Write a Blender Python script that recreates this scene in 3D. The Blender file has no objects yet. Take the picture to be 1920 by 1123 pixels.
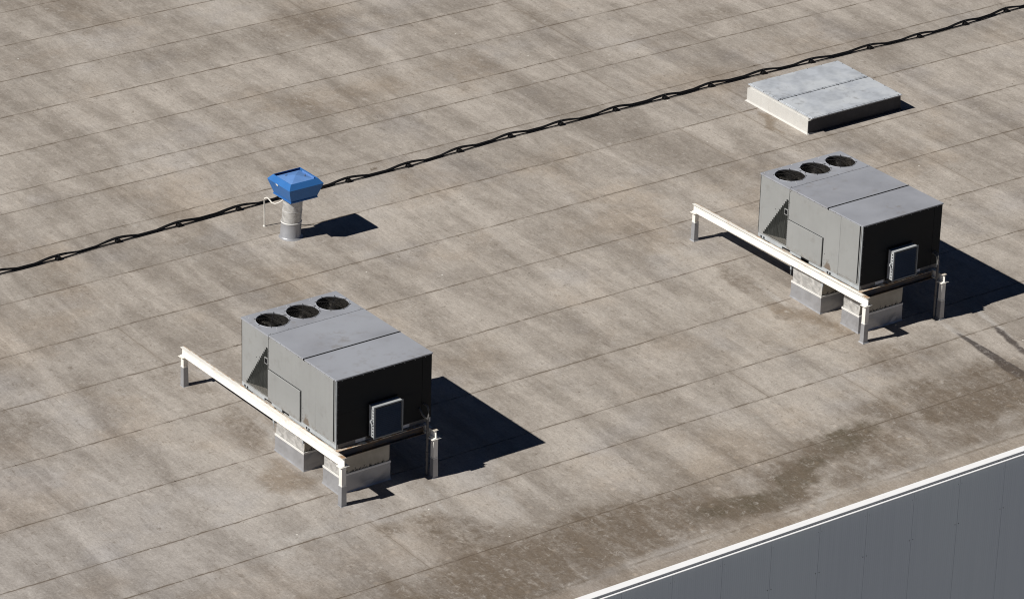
import bpy, math, random
from mathutils import Vector, Matrix

sc = bpy.context.scene
C = sc.collection
R = math.radians

# ------------------------------------------------------------------ camera, sky, sun, exposure
cam_d = bpy.data.cameras.new('camera')
cam = bpy.data.objects.new('camera', cam_d); C.objects.link(cam)
cam.location = (-36.992196, -54.782720, 35.080728)
cam.rotation_mode = 'XYZ'
cam.rotation_euler = (1.13432284, -0.02671643, -0.63088865)
cam_d.sensor_width = 36.0
cam_d.lens = 36.0 * 3.81874620
cam_d.shift_x = -0.73 / 1920
cam_d.shift_y = -2.82 / 1920
cam_d.clip_start = 0.5
cam_d.clip_end = 3000
sc.camera = cam

SUN = Vector((-1.0152, 0.1406, 1.0)).normalized()
EL = math.asin(SUN.z)
ROT = math.atan2(SUN.x, SUN.y)
w = bpy.data.worlds.new("World"); sc.world = w; w.use_nodes = True
nt = w.node_tree; nt.nodes.clear()
sky = nt.nodes.new('ShaderNodeTexSky'); sky.sky_type = 'NISHITA'; sky.sun_disc = False
sky.sun_elevation = EL; sky.sun_rotation = ROT % (2*math.pi)
sky.altitude = 3000; sky.air_density = 0.28; sky.dust_density = 0.0; sky.ozone_density = 3.0
bg = nt.nodes.new('ShaderNodeBackground'); bg.inputs[1].default_value = 0.05
wo = nt.nodes.new('ShaderNodeOutputWorld')
nt.links.new(sky.outputs[0], bg.inputs[0]); nt.links.new(bg.outputs[0], wo.inputs[0])

sd = bpy.data.lights.new('sun', 'SUN'); sd.energy = 5.0; sd.angle = R(0.5); sd.color = (1.0, 0.965, 0.915)
so = bpy.data.objects.new('sun', sd); C.objects.link(so); so.location = (-30, 5, 40)
so.rotation_euler = (-SUN).to_track_quat('-Z', 'Y').to_euler()

sc.view_settings.view_transform = 'Standard'
sc.view_settings.look = 'None'
sc.view_settings.gamma = 1
sc.view_settings.use_curve_mapping = False
sc.view_settings.exposure = 0.0

# ------------------------------------------------------------------ node helper
class NT:
    def __init__(s, name):
        s.m = bpy.data.materials.new(name); s.m.use_nodes = True
        s.t = s.m.node_tree; s.t.nodes.clear()
        s.out = s.t.nodes.new('ShaderNodeOutputMaterial')
        s.b = s.t.nodes.new('ShaderNodeBsdfPrincipled')
        s.t.links.new(s.b.outputs[0], s.out.inputs[0])
        s.tc = s.t.nodes.new('ShaderNodeTexCoord')
        s.P = s.tc.outputs['Object']
    def _in(s, sock, v):
        if isinstance(v, bpy.types.NodeSocket): s.t.links.new(v, sock)
        elif v is not None:
            if isinstance(v, (tuple, list)) and len(v) == 3 and sock.type == 'RGBA': v = (*v, 1)
            sock.default_value = v
    def math(s, op, a, b=None, c=None, clamp=False):
        n = s.t.nodes.new('ShaderNodeMath'); n.operation = op; n.use_clamp = clamp
        s._in(n.inputs[0], a); s._in(n.inputs[1], b)
        if c is not None: s._in(n.inputs[2], c)
        return n.outputs[0]
    def vmath(s, op, a, b=None):
        n = s.t.nodes.new('ShaderNodeVectorMath'); n.operation = op
        s._in(n.inputs[0], a)
        if b is not None: s._in(n.inputs[1], b)
        return n.outputs['Value'] if op in ('LENGTH', 'DISTANCE', 'DOT_PRODUCT') else n.outputs[0]
    def map(s, v, scale=(1, 1, 1), rot=(0, 0, 0), loc=(0, 0, 0), vt='POINT'):
        n = s.t.nodes.new('ShaderNodeMapping'); n.vector_type = vt
        s._in(n.inputs[0], v); n.inputs['Location'].default_value = loc
        n.inputs['Rotation'].default_value = rot; n.inputs['Scale'].default_value = scale
        return n.outputs[0]
    def noise(s, v, scale=1, detail=4, rough=.55, dist=0, col=False):
        n = s.t.nodes.new('ShaderNodeTexNoise'); s._in(n.inputs['Vector'], v)
        n.inputs['Scale'].default_value = scale; n.inputs['Detail'].default_value = detail
        n.inputs['Roughness'].default_value = rough; n.inputs['Distortion'].default_value = dist
        return n.outputs['Color'] if col else n.outputs['Fac']
    def vor(s, v, scale, feature='F1', rnd=1.0):
        n = s.t.nodes.new('ShaderNodeTexVoronoi'); n.feature = feature; s._in(n.inputs['Vector'], v)
        n.inputs['Scale'].default_value = scale; n.inputs['Randomness'].default_value = rnd
        return n.outputs['Distance'], n.outputs['Color']
    def rng(s, v, a, b, c=0, d=1, smooth=True):
        n = s.t.nodes.new('ShaderNodeMapRange'); n.clamp = True
        n.interpolation_type = 'SMOOTHSTEP' if smooth else 'LINEAR'
        s._in(n.inputs[0], v)
        for i, x in enumerate((a, b, c, d)): s._in(n.inputs[i+1], x)
        return n.outputs[0]
    def mix(s, f, a, b, mode='MIX'):
        n = s.t.nodes.new('ShaderNodeMix'); n.data_type = 'RGBA'; n.blend_type = mode
        s._in(n.inputs[0], f); s._in(n.inputs[6], a); s._in(n.inputs[7], b)
        return n.outputs[2]
    def sep(s, v):
        n = s.t.nodes.new('ShaderNodeSeparateXYZ'); s._in(n.inputs[0], v); return n.outputs
    def comb(s, x, y, z):
        n = s.t.nodes.new('ShaderNodeCombineXYZ')
        for i, q in enumerate((x, y, z)): s._in(n.inputs[i], q)
        return n.outputs[0]
    def bump(s, h, strength=.3, dist=.01):
        n = s.t.nodes.new('ShaderNodeBump'); n.inputs['Strength'].default_value = strength
        n.inputs['Distance'].default_value = dist; s._in(n.inputs['Height'], h); s._in(s.b.inputs['Normal'], n.outputs[0])
    def set(s, col=None, rough=None, metal=None, spec=None):
        s._in(s.b.inputs['Base Color'], col); s._in(s.b.inputs['Roughness'], rough)
        s._in(s.b.inputs['Metallic'], metal); s._in(s.b.inputs['Specular IOR Level'], spec)
        return s.m

def painted(name, col, rough=.5, metal=0.0, var=.12, dirt=.0, dirtcol=(.12, .10, .08), streak=0.0, spec=.4, scale=1.5, bump=.05, cool=None):
    n = NT(name)
    oi = n.t.nodes.new('ShaderNodeObjectInfo')
    off = n.vmath('SCALE', n.comb(oi.outputs['Random'], n.math('MULTIPLY', oi.outputs['Random'], 7.3), 0)); off.node.inputs['Scale'].default_value = 9
    P = n.vmath('ADD', n.P, off)
    f = n.noise(P, scale, 5, .6)
    lo = tuple(c*(1-var) for c in col); hi = tuple(min(1, c*(1+var)) for c in col)
    c = n.mix(n.rng(f, .3, .7), lo, hi)
    if cool:
        c = n.mix(n.rng(n.noise(P, scale*.6, 3, .5), .4, .65), c, cool)
    if streak:
        g = n.noise(n.map(P, (9, 9, .5)), 1.2, 4, .6)
        c = n.mix(n.math('MULTIPLY', n.rng(g, .5, .8), streak), c, dirtcol)
    if dirt:
        g = n.noise(P, 5, 8, .65)
        g2 = n.noise(P, .9, 3, .5)
        k = n.math('MULTIPLY', n.rng(g, .5, .72), n.rng(g2, .4, .65))
        c = n.mix(n.math('MULTIPLY', k, dirt), c, dirtcol)
    g = n.noise(P, 60, 3, .7)
    n.bump(g, bump, .004)
    rr = n.rng(f, .3, .7, rough-.06, rough+.08)
    return n.set(c, rr, metal, spec)

# ------------------------------------------------------------------ roof membrane material
SEAMS = [24.09, 22.25, 20.43, 18.6, 16.8, 15.0, 14.1, 12.3, 10.3, 8.22, 6.27, 4.2, 2.1, .16, -1.13, -3.15, 26.0, 28.0, 30.0, 32.0, 34.0]
# short cross joints: x, y0, y1
JOINTS = [(12.82, 18.6, 22.25), (17.47, 15.0, 18.6), (20.16, 14.1, 15.0), (16.52, 12.3, 14.1), (16.45, 8.22, 10.3), (20.45, 4.2, 6.27),
          (4.27, 6.27, 8.22), (.1, 6.27, 8.22), (9.78, -1.13, .16), (11.65, -3.15, -1.13), (0.02, -3.15, -1.13), (3.03, -5.1, -3.15),
          (18.28, 8.0, 10.9), (18.9, 9.3, 12.3), (22.9, 4.2, 6.27)]
PATCH = [('dk', 0.95, -2.27, 1.0, 0.75, -1.51, 0.6), ('dk', 1.77, -2.53, 0.47, 0.25, -1.78, 0.5), ('dk', -0.09, -1.51, 0.39, 0.25, -1.61, 0.5), ('gr', 9.98, -3.54, 0.99, 0.35, -2.8, 0.8), ('gr', 8.19, -3.97, 1.21, 0.3, -2.94, 1), ('gr', 6.42, -4.24, 1.08, 0.35, -2.97, 0.8), ('dk', 4.98, -4.32, 0.96, 0.4, -3.01, 0.8), ('dk', 3.36, -4.2, 1.43, 0.5, -3.04, 0.6), ('dk', 1.53, -4.06, 1.21, 0.5, 3.09, 0.7), ('dk', 12.76, -3.53, 1.15, 0.5, -0.18, 0.8), ('dk', 13.88, -3.74, 0.64, 0.5, -1.26, 0.8), ('dk', 10.12, -3.88, 1.22, 0.35, 0.11, 0.5), ('bk', 14.95, -2.2, 1.1, 0.05, -1.64, .9), ('bk', 14.88, -2.9, .6, .12, -1.66, .9), ('bk', 15.75, -1.9, .8, .03, -1.8, .5), ('dk', 3.0, -3.75, 2.6, .7, 0, .8), ('dk', .4, -4.1, 1.5, .9, 0, .7), ('dk', 12.4, -2.7, 1.8, .7, 0, .55), ('dk', 8.5, -3.7, 1.6, .4, .1, .6), ('dk', 15.17, -1.26, 0.59, 0.14, -1.65, 0.4), ('dk', 0.11, 5.44, 1.03, 0.35, -1.24, 0.45), ('dk', -0.1, 3.22, 1.19, 0.4, -1.83, 0.5), ('br', -0.53, 1.22, 0.8, 0.35, -1.47, 0.7), ('br', -0.33, 3.35, 0.83, 0.3, -1.42, 0.4), ('dk', 12.74, 3.11, 0.94, 0.3, -1.75, 0.5), ('br', 12.57, 1.73, 0.67, 0.25, -1.62, 0.7), ('br', 12.77, 0.75, 1.21, 0.25, -1.62, 0.7), ('dk', 12.22, 1.58, 0.29, 0.15, -1.46, 0.5), ('dk', 13.18, -1.34, 1.12, 0.5, -0.14, 0.45), ('dk', 13.07, -2.37, 1.13, 0.5, 0.14, 0.3), ('dk', 8.61, 19.69, 1.5, 0.6, -0.12, 0.34), ('dk', 10.68, 15.94, 1.2, 0.9, -1.7, 0.3), ('dk', 7.62, 23.79, 1.64, 0.8, -0.32, 0.34), ('dk', 12.03, 19.82, 1.31, 0.8, -0.17, 0.4), ('dk', 14.49, 19.39, 0.75, 0.6, -0.17, 0.34), ('br', 9.5, 15.73, 1.3, 0.8, -0.14, 0.42), ('br', 13.03, 15.67, 2.1, 0.7, -0.01, 0.42), ('dk', 17.71, 17.66, 0.95, 0.5, -1.13, 0.34), ('dk', 21.45, 15.03, 0.73, 0.5, -0.19, 0.4), ('br', 7.05, 9.37, 0.88, 0.3, -1.61, 0.4), ('br', 7.17, 7.31, 0.83, 0.5, -1.49, 0.35), ('dk', -1.63, 5.97, 1.52, 0.5, -1.78, 0.35), ('dk', -3.9, 5.38, 0.97, 0.6, -1.65, 0.4), ('dk', 2.73, 11.61, 0.85, 0.25, -0.71, 0.3), ('dk', 7.96, 1.67, 1.16, 0.3, -1.67, 0.3), ('dk', 9.05, 11.98, .10, .06, 0, .9), ('br', 18.60, 9.45, 1.15, .12, -1.57, .8), ('dk', 14.1, -3.1, 1.3, .7, 0, .6),
         ('dk', 1.6, -3.2, 1.6, .9, .2, .45), ('dk', 3.2, -4.5, 2.2, .35, 0, .55), ('dk', 6.4, -4.35, 1.6, .35, .1, .6), ('br', .2, 1.0, .35, .25, 0, .5),
         ('lt', 5.45, 9.75, .48, .34, 0, .55), ('lt', -.08, -.42, .22, .14, 0, .5), ('lt', 13.0, -.42, .24, .14, 0, .5), ('lt', 15.02, -1.3, 1.0, .035, -1.6, 1), ('lt', 16.0, -1.0, .8, .03, -1.75, .9), ('lt', .4, .9, .7, .06, 0, .5), ('lt', 3.1, 10.6, 1.2, .5, -1.5, .3),
         ('lt', -1.55, -1.08, 0.89, 0.3, -2.7, 0.5), ('lt', 1.6, -1.28, 1.2, 0.12, -1.92, 0.6), ('lt', 3.09, -1.48, 0.92, 0.15, -1.56, 0.5), ('lt', 6.88, -3.42, 0.75, 0.15, -1.7, 0.4), ('lt', 11.53, -1.3, 1.16, 0.4, -1.32, 0.4), ('lt', 9.88, -4.63, 0.8, 0.25, -2.77, 0.5), ('lt', 7.63, -4.87, 0.85, 0.12, 3.14, 0.6), ('lt', 13.25, -4.35, 0.52, 0.2, -2.82, 0.5), ('lt', -4.57, 3.79, 0.79, 0.6, -0.93, 0.3), ('lt', 4.89, 15.16, 1.26, 0.4, -2.51, 0.4), ('lt', 7.11, 21.39, 0.72, 0.4, -0.97, 0.5), ('lt', 0.72, 5.22, 1.33, 0.12, -1.66, 0.5), ('lt', 0.28, 2.86, 1.29, 0.1, -1.62, 0.6), ('lt', 12.78, 2.35, 1.02, 0.08, -1.65, 0.6)]

def roof_material():
    n = NT('roof membrane')
    P = n.P
    wob = n.noise(P, 1.3, 3, .6, col=True)
    wv = n.vmath('SCALE', n.vmath('SUBTRACT', wob, (.5, .5, .5)), None); wv.node.inputs['Scale'].default_value = .07
    wob2 = n.noise(P, 9, 3, .6, col=True)
    wv2 = n.vmath('SCALE', n.vmath('SUBTRACT', wob2, (.5, .5, .5)), None); wv2.node.inputs['Scale'].default_value = .02
    Q = n.vmath('ADD', n.vmath('ADD', P, wv), wv2)
    x, y, _ = n.sep(Q)
    vy = n.math('MULTIPLY_ADD', x, .004, y)
    # seam distance
    d = None; up = None
    for s in SEAMS:
        k = n.math('ABSOLUTE', n.math('SUBTRACT', vy, s))
        d = k if d is None else n.math('MINIMUM', d, k)
    dj = None
    for (jx, a, b) in JOINTS:
        kx = n.math('ABSOLUTE', n.math('SUBTRACT', x, jx))
        ky = n.math('SUBTRACT', n.math('ABSOLUTE', n.math('SUBTRACT', y, (a+b)/2)), (b-a)/2)
        k = n.math('MAXIMUM', kx, ky)
        dj = k if dj is None else n.math('MINIMUM', dj, k)
    # base tones
    big = n.noise(P, .28, 4, .55, .6)
    mid = n.noise(P, 1.1, 6, .62, .4)
    fine = n.noise(P, 14, 6, .7)
    band = n.noise(n.map(P, (1.25, .20, 1), rot=(0, 0, -.06)), 1.0, 6, .60, .5)             # water runs down the slope
    scr = n.noise(n.map(P, (10, 1.6, 1), rot=(0, 0, -.12)), 1.0, 5, .65)
    scr2 = n.noise(n.map(n.vmath('ADD', P, (7, 3, 0)), (3.2, 3.2, 1)), 1.0, 7, .72, .8)
    LT = (.440, .401, .356); DK = (.258, .228, .197)
    f = n.math('MULTIPLY', big, .6)
    f = n.math('MULTIPLY_ADD', mid, .5, f)
    f = n.math('MULTIPLY_ADD', band, 1.6, f)
    f = n.math('MULTIPLY_ADD', fine, .25, f)
    f = n.math('MULTIPLY_ADD', scr, .22, f)
    f = n.math('MULTIPLY_ADD', scr2, .35, f)
    f = n.rng(f, 1.36, 2.12)
    c = n.mix(f, DK, LT)
    # greyer weathered areas and browner areas
    xx, yy, _ = n.sep(P)
    gx = n.math('MULTIPLY_ADD', yy, .5, xx)
    cool = n.math('ADD', n.rng(gx, -5, 6, .55, 0), n.math('MULTIPLY', n.rng(n.noise(P, .5, 3), .52, .7), .5), clamp=True)
    c = n.mix(cool, c, n.mix(1.0, c, (.93, .965, 1.04), 'MULTIPLY'))
    warm = n.rng(n.noise(n.vmath('ADD', P, (31, 7, 0)), .33, 5, .6), .5, .68, 0, .55)
    c = n.mix(warm, c, n.mix(1.0, c, (.95, .88, .80), 'MULTIPLY'))
    # each roll of membrane has its own tone
    rs = random.Random(5)
    ramp = n.t.nodes.new('ShaderNodeValToRGB'); ramp.color_ramp.interpolation = 'CONSTANT'
    n._in(ramp.inputs[0], n.math('MULTIPLY_ADD', vy, 1/40, .25))
    ys = sorted(SEAMS)
    el = ramp.color_ramp.elements
    el[0].position = 0; el[0].color = (.97,)*3+(1,)
    el[1].position = ys[0]/40+.25; el[1].color = (1,)*3+(1,)
    for s in ys[1:]:
        e = el.new(s/40+.25); v = rs.uniform(.93, 1.03); e.color = (v, v, v, 1)
    c = n.mix(1.0, c, ramp.outputs[0], 'MULTIPLY')
    # stains
    brk = n.noise(P, 2.6, 6, .68)
    def att(name):
        a = n.t.nodes.new('ShaderNodeAttribute'); a.attribute_name = name
        sp = n.t.nodes.new('ShaderNodeSeparateColor'); n.t.links.new(a.outputs['Color'], sp.inputs[0]); return sp.outputs
    brk2 = n.noise(P, 7.5, 7, .74)
    bb = n.math('MULTIPLY_ADD', brk2, .7, n.math('MULTIPLY', brk, 1.0))          # about .85 on average
    def field(a, lo=.15, hi=.80): return n.rng(n.math('MULTIPLY', a, n.math('MULTIPLY_ADD', bb, 1.5, -.35)), lo, hi)
    A1 = att('stain_a'); A2 = att('stain_b')
    stk = n.rng(n.math('ADD', n.math('MULTIPLY', n.noise(n.map(P, (2.6, .55, 1)), 1.0, 6, .65, .4), .6), n.math('MULTIPLY', brk2, .4)), .40, .57, .48, 1)
    c = n.mix(n.math('MULTIPLY', field(A2[0]), .62), c, (.47, .45, .425))
    c = n.mix(n.math('MULTIPLY', field(A1[1]), .70), c, (.19, .145, .10))
    c = n.mix(n.math('MULTIPLY', n.math('MULTIPLY', field(A1[0], .08, .75), stk), .92), c, (.135, .106, .078))
    c = n.mix(n.math('MULTIPLY', n.math('MULTIPLY', field(A1[2], .08, .8), n.math('MULTIPLY_ADD', stk, .5, .5)), .94), c, (.085, .070, .044))
    c = n.mix(n.math('MULTIPLY', field(A2[1], .05, .4), .88), c, (.055, .045, .042))
    # grime collects along the low edge
    low = n.math('MULTIPLY', n.math('MULTIPLY', n.rng(yy, -1.9, -3.6), n.rng(yy, -5.0, -4.75)), n.rng(n.noise(n.map(P, (.8, .5, 1)), 1.5, 8, .72, .6), .36, .60, .25, 1))
    c = n.mix(n.math('MULTIPLY', n.math('MULTIPLY', low, stk), .85), c, (.165, .132, .100))
    edge = n.rng(n.math('ABSOLUTE', n.math('ADD', vy, 5.0)), .05, .015)
    c = n.mix(n.math('MULTIPLY', edge, n.rng(mid, .4, .6, .1, .6)), c, (.14, .11, .08))
    edge2 = n.rng(yy, -4.95, -5.25)
    c = n.mix(n.math('MULTIPLY', edge2, .4), c, (.27, .215, .16))
    # small light scuffs and spots
    vd, vc = n.vor(n.vmath('ADD', P, wv), 3.1)
    vs = n.sep(vc)
    spot = n.math('MULTIPLY', n.rng(vd, .22, .10), n.math('GREATER_THAN', vs[0], .90))
    c = n.mix(n.math('MULTIPLY', spot, n.rng(fine, .35, .6, .1, .6)), c, (.45, .425, .39))
    vd4, vc4 = n.vor(Q, 4.0)
    peb = n.math('MULTIPLY', n.math('MULTIPLY', n.rng(vd4, .30, .12), n.math('GREATER_THAN', n.sep(vc4)[1], .72)), n.rng(yy, -1.0, -3.0, .25, .9))
    c = n.mix(peb, c, n.mix(1.0, c, (1.28, 1.27, 1.25), 'MULTIPLY'))
    vd2, vc2 = n.vor(P, 1.5)
    vs2 = n.sep(vc2)
    drop = n.math('MULTIPLY', n.rng(vd2, .035, .02), n.math('GREATER_THAN', vs2[0], .80))
    c = n.mix(drop, c, (.74, .72, .66))
    vd3, vc3 = n.vor(n.vmath('ADD', P, (5.3, 2.1, 0)), 2.1)
    vs3 = n.sep(vc3)
    spk = n.math('MULTIPLY', n.rng(vd3, .045, .02), n.math('GREATER_THAN', vs3[0], .84))
    c = n.mix(n.math('MULTIPLY', spk, .8), c, (.07, .055, .04))
    # scratches
    sl = n.noise(n.map(P, (7, 1.0, 1), rot=(0, 0, .55)), 2.2, 5, .7)
    c = n.mix(n.rng(sl, .60, .70, 0, .5), c, (.16, .13, .10))
    sl2 = n.noise(n.map(n.vmath('ADD', P, (3, 9, 0)), (6, .8, 1), rot=(0, 0, .30)), 1.6, 5, .7)
    c = n.mix(n.rng(sl2, .56, .74, 0, .30), c, (.46, .435, .40))
    mo = n.noise(n.vmath('ADD', P, (11, 4, 0)), 6.5, 9, .78, .6)
    c = n.mix(n.rng(mo, .53, .66, 0, .5), c, (.46, .43, .395))
    mo2 = n.noise(n.vmath('ADD', P, (1, 14, 0)), 7.5, 9, .80, .8)
    c = n.mix(n.rng(mo2, .55, .66, 0, .62), c, (.17, .14, .11))
    fs = n.noise(n.map(P, (20, 5, 1), rot=(0, 0, -.05)), 1.0, 5, .7)
    c = n.mix(1.0, c, n.mix(n.rng(fs, .3, .7), (.92, .915, .91), (1.07, 1.07, 1.07)), 'MULTIPLY')
    gr = n.noise(P, 55, 3, .75)
    c = n.mix(1.0, c, n.mix(gr, (.70, .70, .70), (1.30, 1.30, 1.30)), 'MULTIPLY')
    g2_ = n.noise(n.map(P, (1, 1, 1)), 22, 5, .8)
    c = n.mix(1.0, c, n.mix(n.rng(g2_, .3, .7), (.86, .855, .85), (1.12, 1.12, 1.12)), 'MULTIPLY')
    c = n.mix(1.0, c, n.mix(n.rng(brk, .32, .66), (.955, .952, .95), (1.04, 1.04, 1.04)), 'MULTIPLY')
    # seams: a thin dirty line that comes and goes, with a faint brown margin
    sv = n.noise(n.map(P, (2.2, 2.2, 1)), 1.0, 5, .7)
    wd = n.rng(sv, .35, .72, .005, .019)
    line = n.rng(d, n.math('MULTIPLY', wd, 1.7), n.math('MULTIPLY', wd, .5))
    halo = n.math('MULTIPLY', n.rng(d, .08, .0), n.rng(sv, .3, .7, .06, .30))
    c = n.mix(halo, c, (.20, .155, .115))
    c = n.mix(n.math('MULTIPLY', line, n.rng(sv, .30, .58, .30, .78)), c, (.115, .088, .064))
    blob = n.math('MULTIPLY', n.rng(d, .05, .015), n.rng(n.noise(n.map(P, (3.3, 1, 1)), 1.7, 4, .7), .66, .72))
    c = n.mix(n.math('MULTIPLY', blob, .85), c, (.055, .043, .034))
    jl = n.rng(dj, .018, .004)
    c = n.mix(n.math('MULTIPLY', jl, n.rng(sv, .3, .6, .15, .55)), c, (.14, .115, .09))
    jh = n.math('MULTIPLY', n.rng(dj, .10, .02), .22)
    c = n.mix(jh, c, (.22, .18, .14))
    hgt = n.math('ADD', n.math('MULTIPLY', fine, .35), n.math('MULTIPLY', mid, 1.4))
    hgt = n.math('MULTIPLY_ADD', line, -1.2, hgt)
    hgt = n.math('MULTIPLY_ADD', band, 3.0, hgt)
    n.bump(hgt, .55, .014)
    return n.set(c, n.rng(mid, .3, .7, .72, .9), 0, .25)

M = {}
M['roof'] = roof_material()
M['side'] = painted('grey cabinet paint', (.292, .298, .292), .5, 0, .05, .22, streak=.07, spec=.35, scale=.8)
M['top'] = painted('weathered top paint', (.305, .315, .345), .42, 0, .07, .5, (.21, .19, .17), spec=.5, scale=1.1, cool=(.345, .36, .395))
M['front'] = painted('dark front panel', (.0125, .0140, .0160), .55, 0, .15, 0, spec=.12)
M['black'] = painted('black gap', (.010, .010, .011), .8, 0, .1, spec=.1)
M['screw'] = painted('screw heads', (.09, .085, .08), .5, .3, .1)
M['galv'] = painted('galvanised steel', (.43, .46, .48), .45, .25, .12, .25, (.30, .22, .14), spec=.5, scale=4)
M['galvlid'] = painted('galvanised lid', (.47, .50, .54), .5, .1, .12, .75, (.29, .295, .30), spec=.4, scale=3.0, cool=(.58, .61, .64))
M['galvbright'] = painted('bright galvanised frame', (.52, .54, .55), .4, .2, .08, .2, spec=.5, scale=4)
M['curbw'] = painted('pale curb membrane', (.56, .55, .52), .6, 0, .05, .35, (.34, .31, .27), streak=.15, spec=.3)
M['skirt'] = painted('silver flashing membrane', (.37, .375, .39), .40, .35, .08, .35, (.25, .24, .23), spec=.45, scale=3)
M['lip'] = painted('white sealant lip', (.72, .71, .68), .6, 0, .05, .2, spec=.3)
M['bladedark'] = painted('shaded blade metal', (.05, .046, .04), .4, .2, .1, .3)  # shade in the fan well painted into these blades
M['bladelit'] = painted('sunlit blade metal', (.75, .74, .70), .4, .2, .1, .3)  # one blade per fan coloured bright, as if sunlit
M['fandark'] = painted('dark fan guard', (.022, .020, .018), .5, .2, .2)
M['well'] = painted('fan well', (.022, .020, .018), .6, 0, .2, .3)
M['motor'] = painted('fan motor', (.11, .075, .04), .6, 0, .2, .3)
M['coil'] = painted('condenser coil', (.075, .080, .074), .6, .1, .1, .2, scale=4)
M['pan'] = painted('inner base pan', (.36, .335, .295), .6, 0, .06, .3, scale=4)
M['filter'] = painted('intake louvre', (.13, .16, .20), .4, .3, .1, 0)
M['rubber'] = painted('black rubber', (.008, .008, .009), .55, 0, .15, spec=.25, scale=8)
M['frame'] = painted('shaded frame metal', (.17, .19, .21), .45, .2, .1, .1)  # front frame of the hood, its shade put into a darker colour
M['hatch_shade'] = painted('hatch front painted shade', (.045, .045, .050), .6, 0, .25, .3, (.12, .12, .12), streak=.1, spec=.25, scale=3)  # shade of the hatch front painted as a near-black colour
M['label'] = painted('pale label', (.55, .56, .58), .5, 0, .08, .4, (.2, .2, .2), scale=12)
M['conduit'] = painted('grey conduit', (.135, .13, .125), .5, .0, .12, .3)
M['blue'] = painted('blue powder coat', (.038, .155, .42), .36, 0, .05, .08, (.08, .14, .3), spec=.25, scale=2)
M['bluecap'] = painted('faded blue cap', (.13, .27, .58), .42, 0, .06, .4, (.16, .27, .45), spec=.5, scale=4)
M['pipew'] = painted('white pipe', (.72, .69, .63), .45, 0, .06, .2, (.4, .3, .2), scale=5)
M['wall'] = None

def side_dirt():
    m = M['side']; t = m.node_tree; b = [x for x in t.nodes if x.type == 'BSDF_PRINCIPLED'][0]
    src = b.inputs['Base Color'].links[0].from_socket
    n = NT.__new__(NT); n.m = m; n.t = t; n.b = b
    tc = [x for x in t.nodes if x.type == 'TEX_COORD'][0]
    P = tc.outputs['Object']
    x, y, z = n.sep(P)
    dy = n.math('MULTIPLY', n.math('SUBTRACT', y, 1.02), 5.0); dz = n.math('MULTIPLY', n.math('SUBTRACT', z, 1.10), 3.0)
    r = n.vmath('LENGTH', n.comb(dy, dz, 0))
    k = n.math('ADD', n.rng(r, 1.1, 0, 0, .55, smooth=False), n.math('MULTIPLY', n.noise(P, 14, 6, .75), .8))
    c = n.mix(n.rng(k, .62, .78, 0, .8), src, (.13, .09, .06))
    low = n.math('MULTIPLY', n.rng(z, 1.28, 1.1), n.rng(n.noise(P, 9, 6, .7), .46, .62, 0, .45))
    c = n.mix(low, c, (.17, .14, .11))
    t.links.new(c, b.inputs['Base Color'])
side_dirt()
def silver_wrap():
    n = NT('crumpled silver wrap')
    a = n.noise(n.map(n.P, (1, 1, 1.6)), 4.5, 8, .62, 1.0)
    b = n.noise(n.P, 3, 4, .6)
    c = n.mix(n.rng(a, .38, .62), (.40, .395, .38), (.60, .59, .565))
    c = n.mix(n.rng(n.noise(n.vmath('ADD', n.P, (4, 4, 4)), 6, 8, .75), .60, .66, 0, .75), c, (.15, .14, .12))
    c = n.mix(n.rng(b, .5, .75, 0, .35), c, (.40, .38, .35))
    n.bump(a, .6, .02)
    return n.set(c, .42, .25, .5)
def plaster():
    n = NT('beige board with bitumen runs')
    x, y, z = n.sep(n.P)
    a = n.noise(n.P, 3, 6, .6)
    c = n.mix(n.rng(a, .35, .65), (.40, .365, .295), (.50, .465, .385))
    g = n.noise(n.map(n.vmath('ADD', n.P, (3.3, 0, 0)), (14, 14, 9)), 1, 8, .8)
    h = n.rng(z, .60, .42, -.16, .10, smooth=False)
    c = n.mix(n.rng(n.math('ADD', g, h), .58, .63), c, (.04, .036, .03))
    return n.set(c, .8, 0, .2)
def beam_paint():
    n = NT('white painted steel with rust')
    a = n.noise(n.P, 2.5, 6, .65)
    c = n.mix(n.rng(a, .3, .7), (.80, .775, .71), (.88, .865, .82))
    r = n.noise(n.vmath('ADD', n.P, (2, 5, 1)), 4.0, 7, .7)
    r2 = n.noise(n.P, .9, 3, .5)
    c = n.mix(n.math('MULTIPLY', n.rng(r, .5, .68), n.rng(r2, .45, .68, .04, .6)), c, (.62, .45, .30))
    r3 = n.noise(n.map(n.P, (8, 8, 1)), 1.5, 4, .7)
    c = n.mix(n.rng(r3, .64, .78, 0, .25), c, (.55, .45, .36))
    n.bump(a, .2, .004)
    return n.set(c, .5, 0, .4)
def beam_top():
    n = NT('rusty beam flange')
    r = n.noise(n.P, 6.0, 7, .7)
    c = n.mix(n.rng(r, .40, .62), (.62, .58, .50), (.36, .22, .12))
    return n.set(c, .65, 0, .3)
def cross_mat():
    n = NT('dark cross beam steel')
    r = n.noise(n.map(n.P, (.7, 1, 5)), 3.0, 6, .65)
    c = n.mix(n.rng(r, .38, .64), (.030, .038, .055), (.125, .088, .056))
    return n.set(c, .6, .1, .3)
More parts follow.
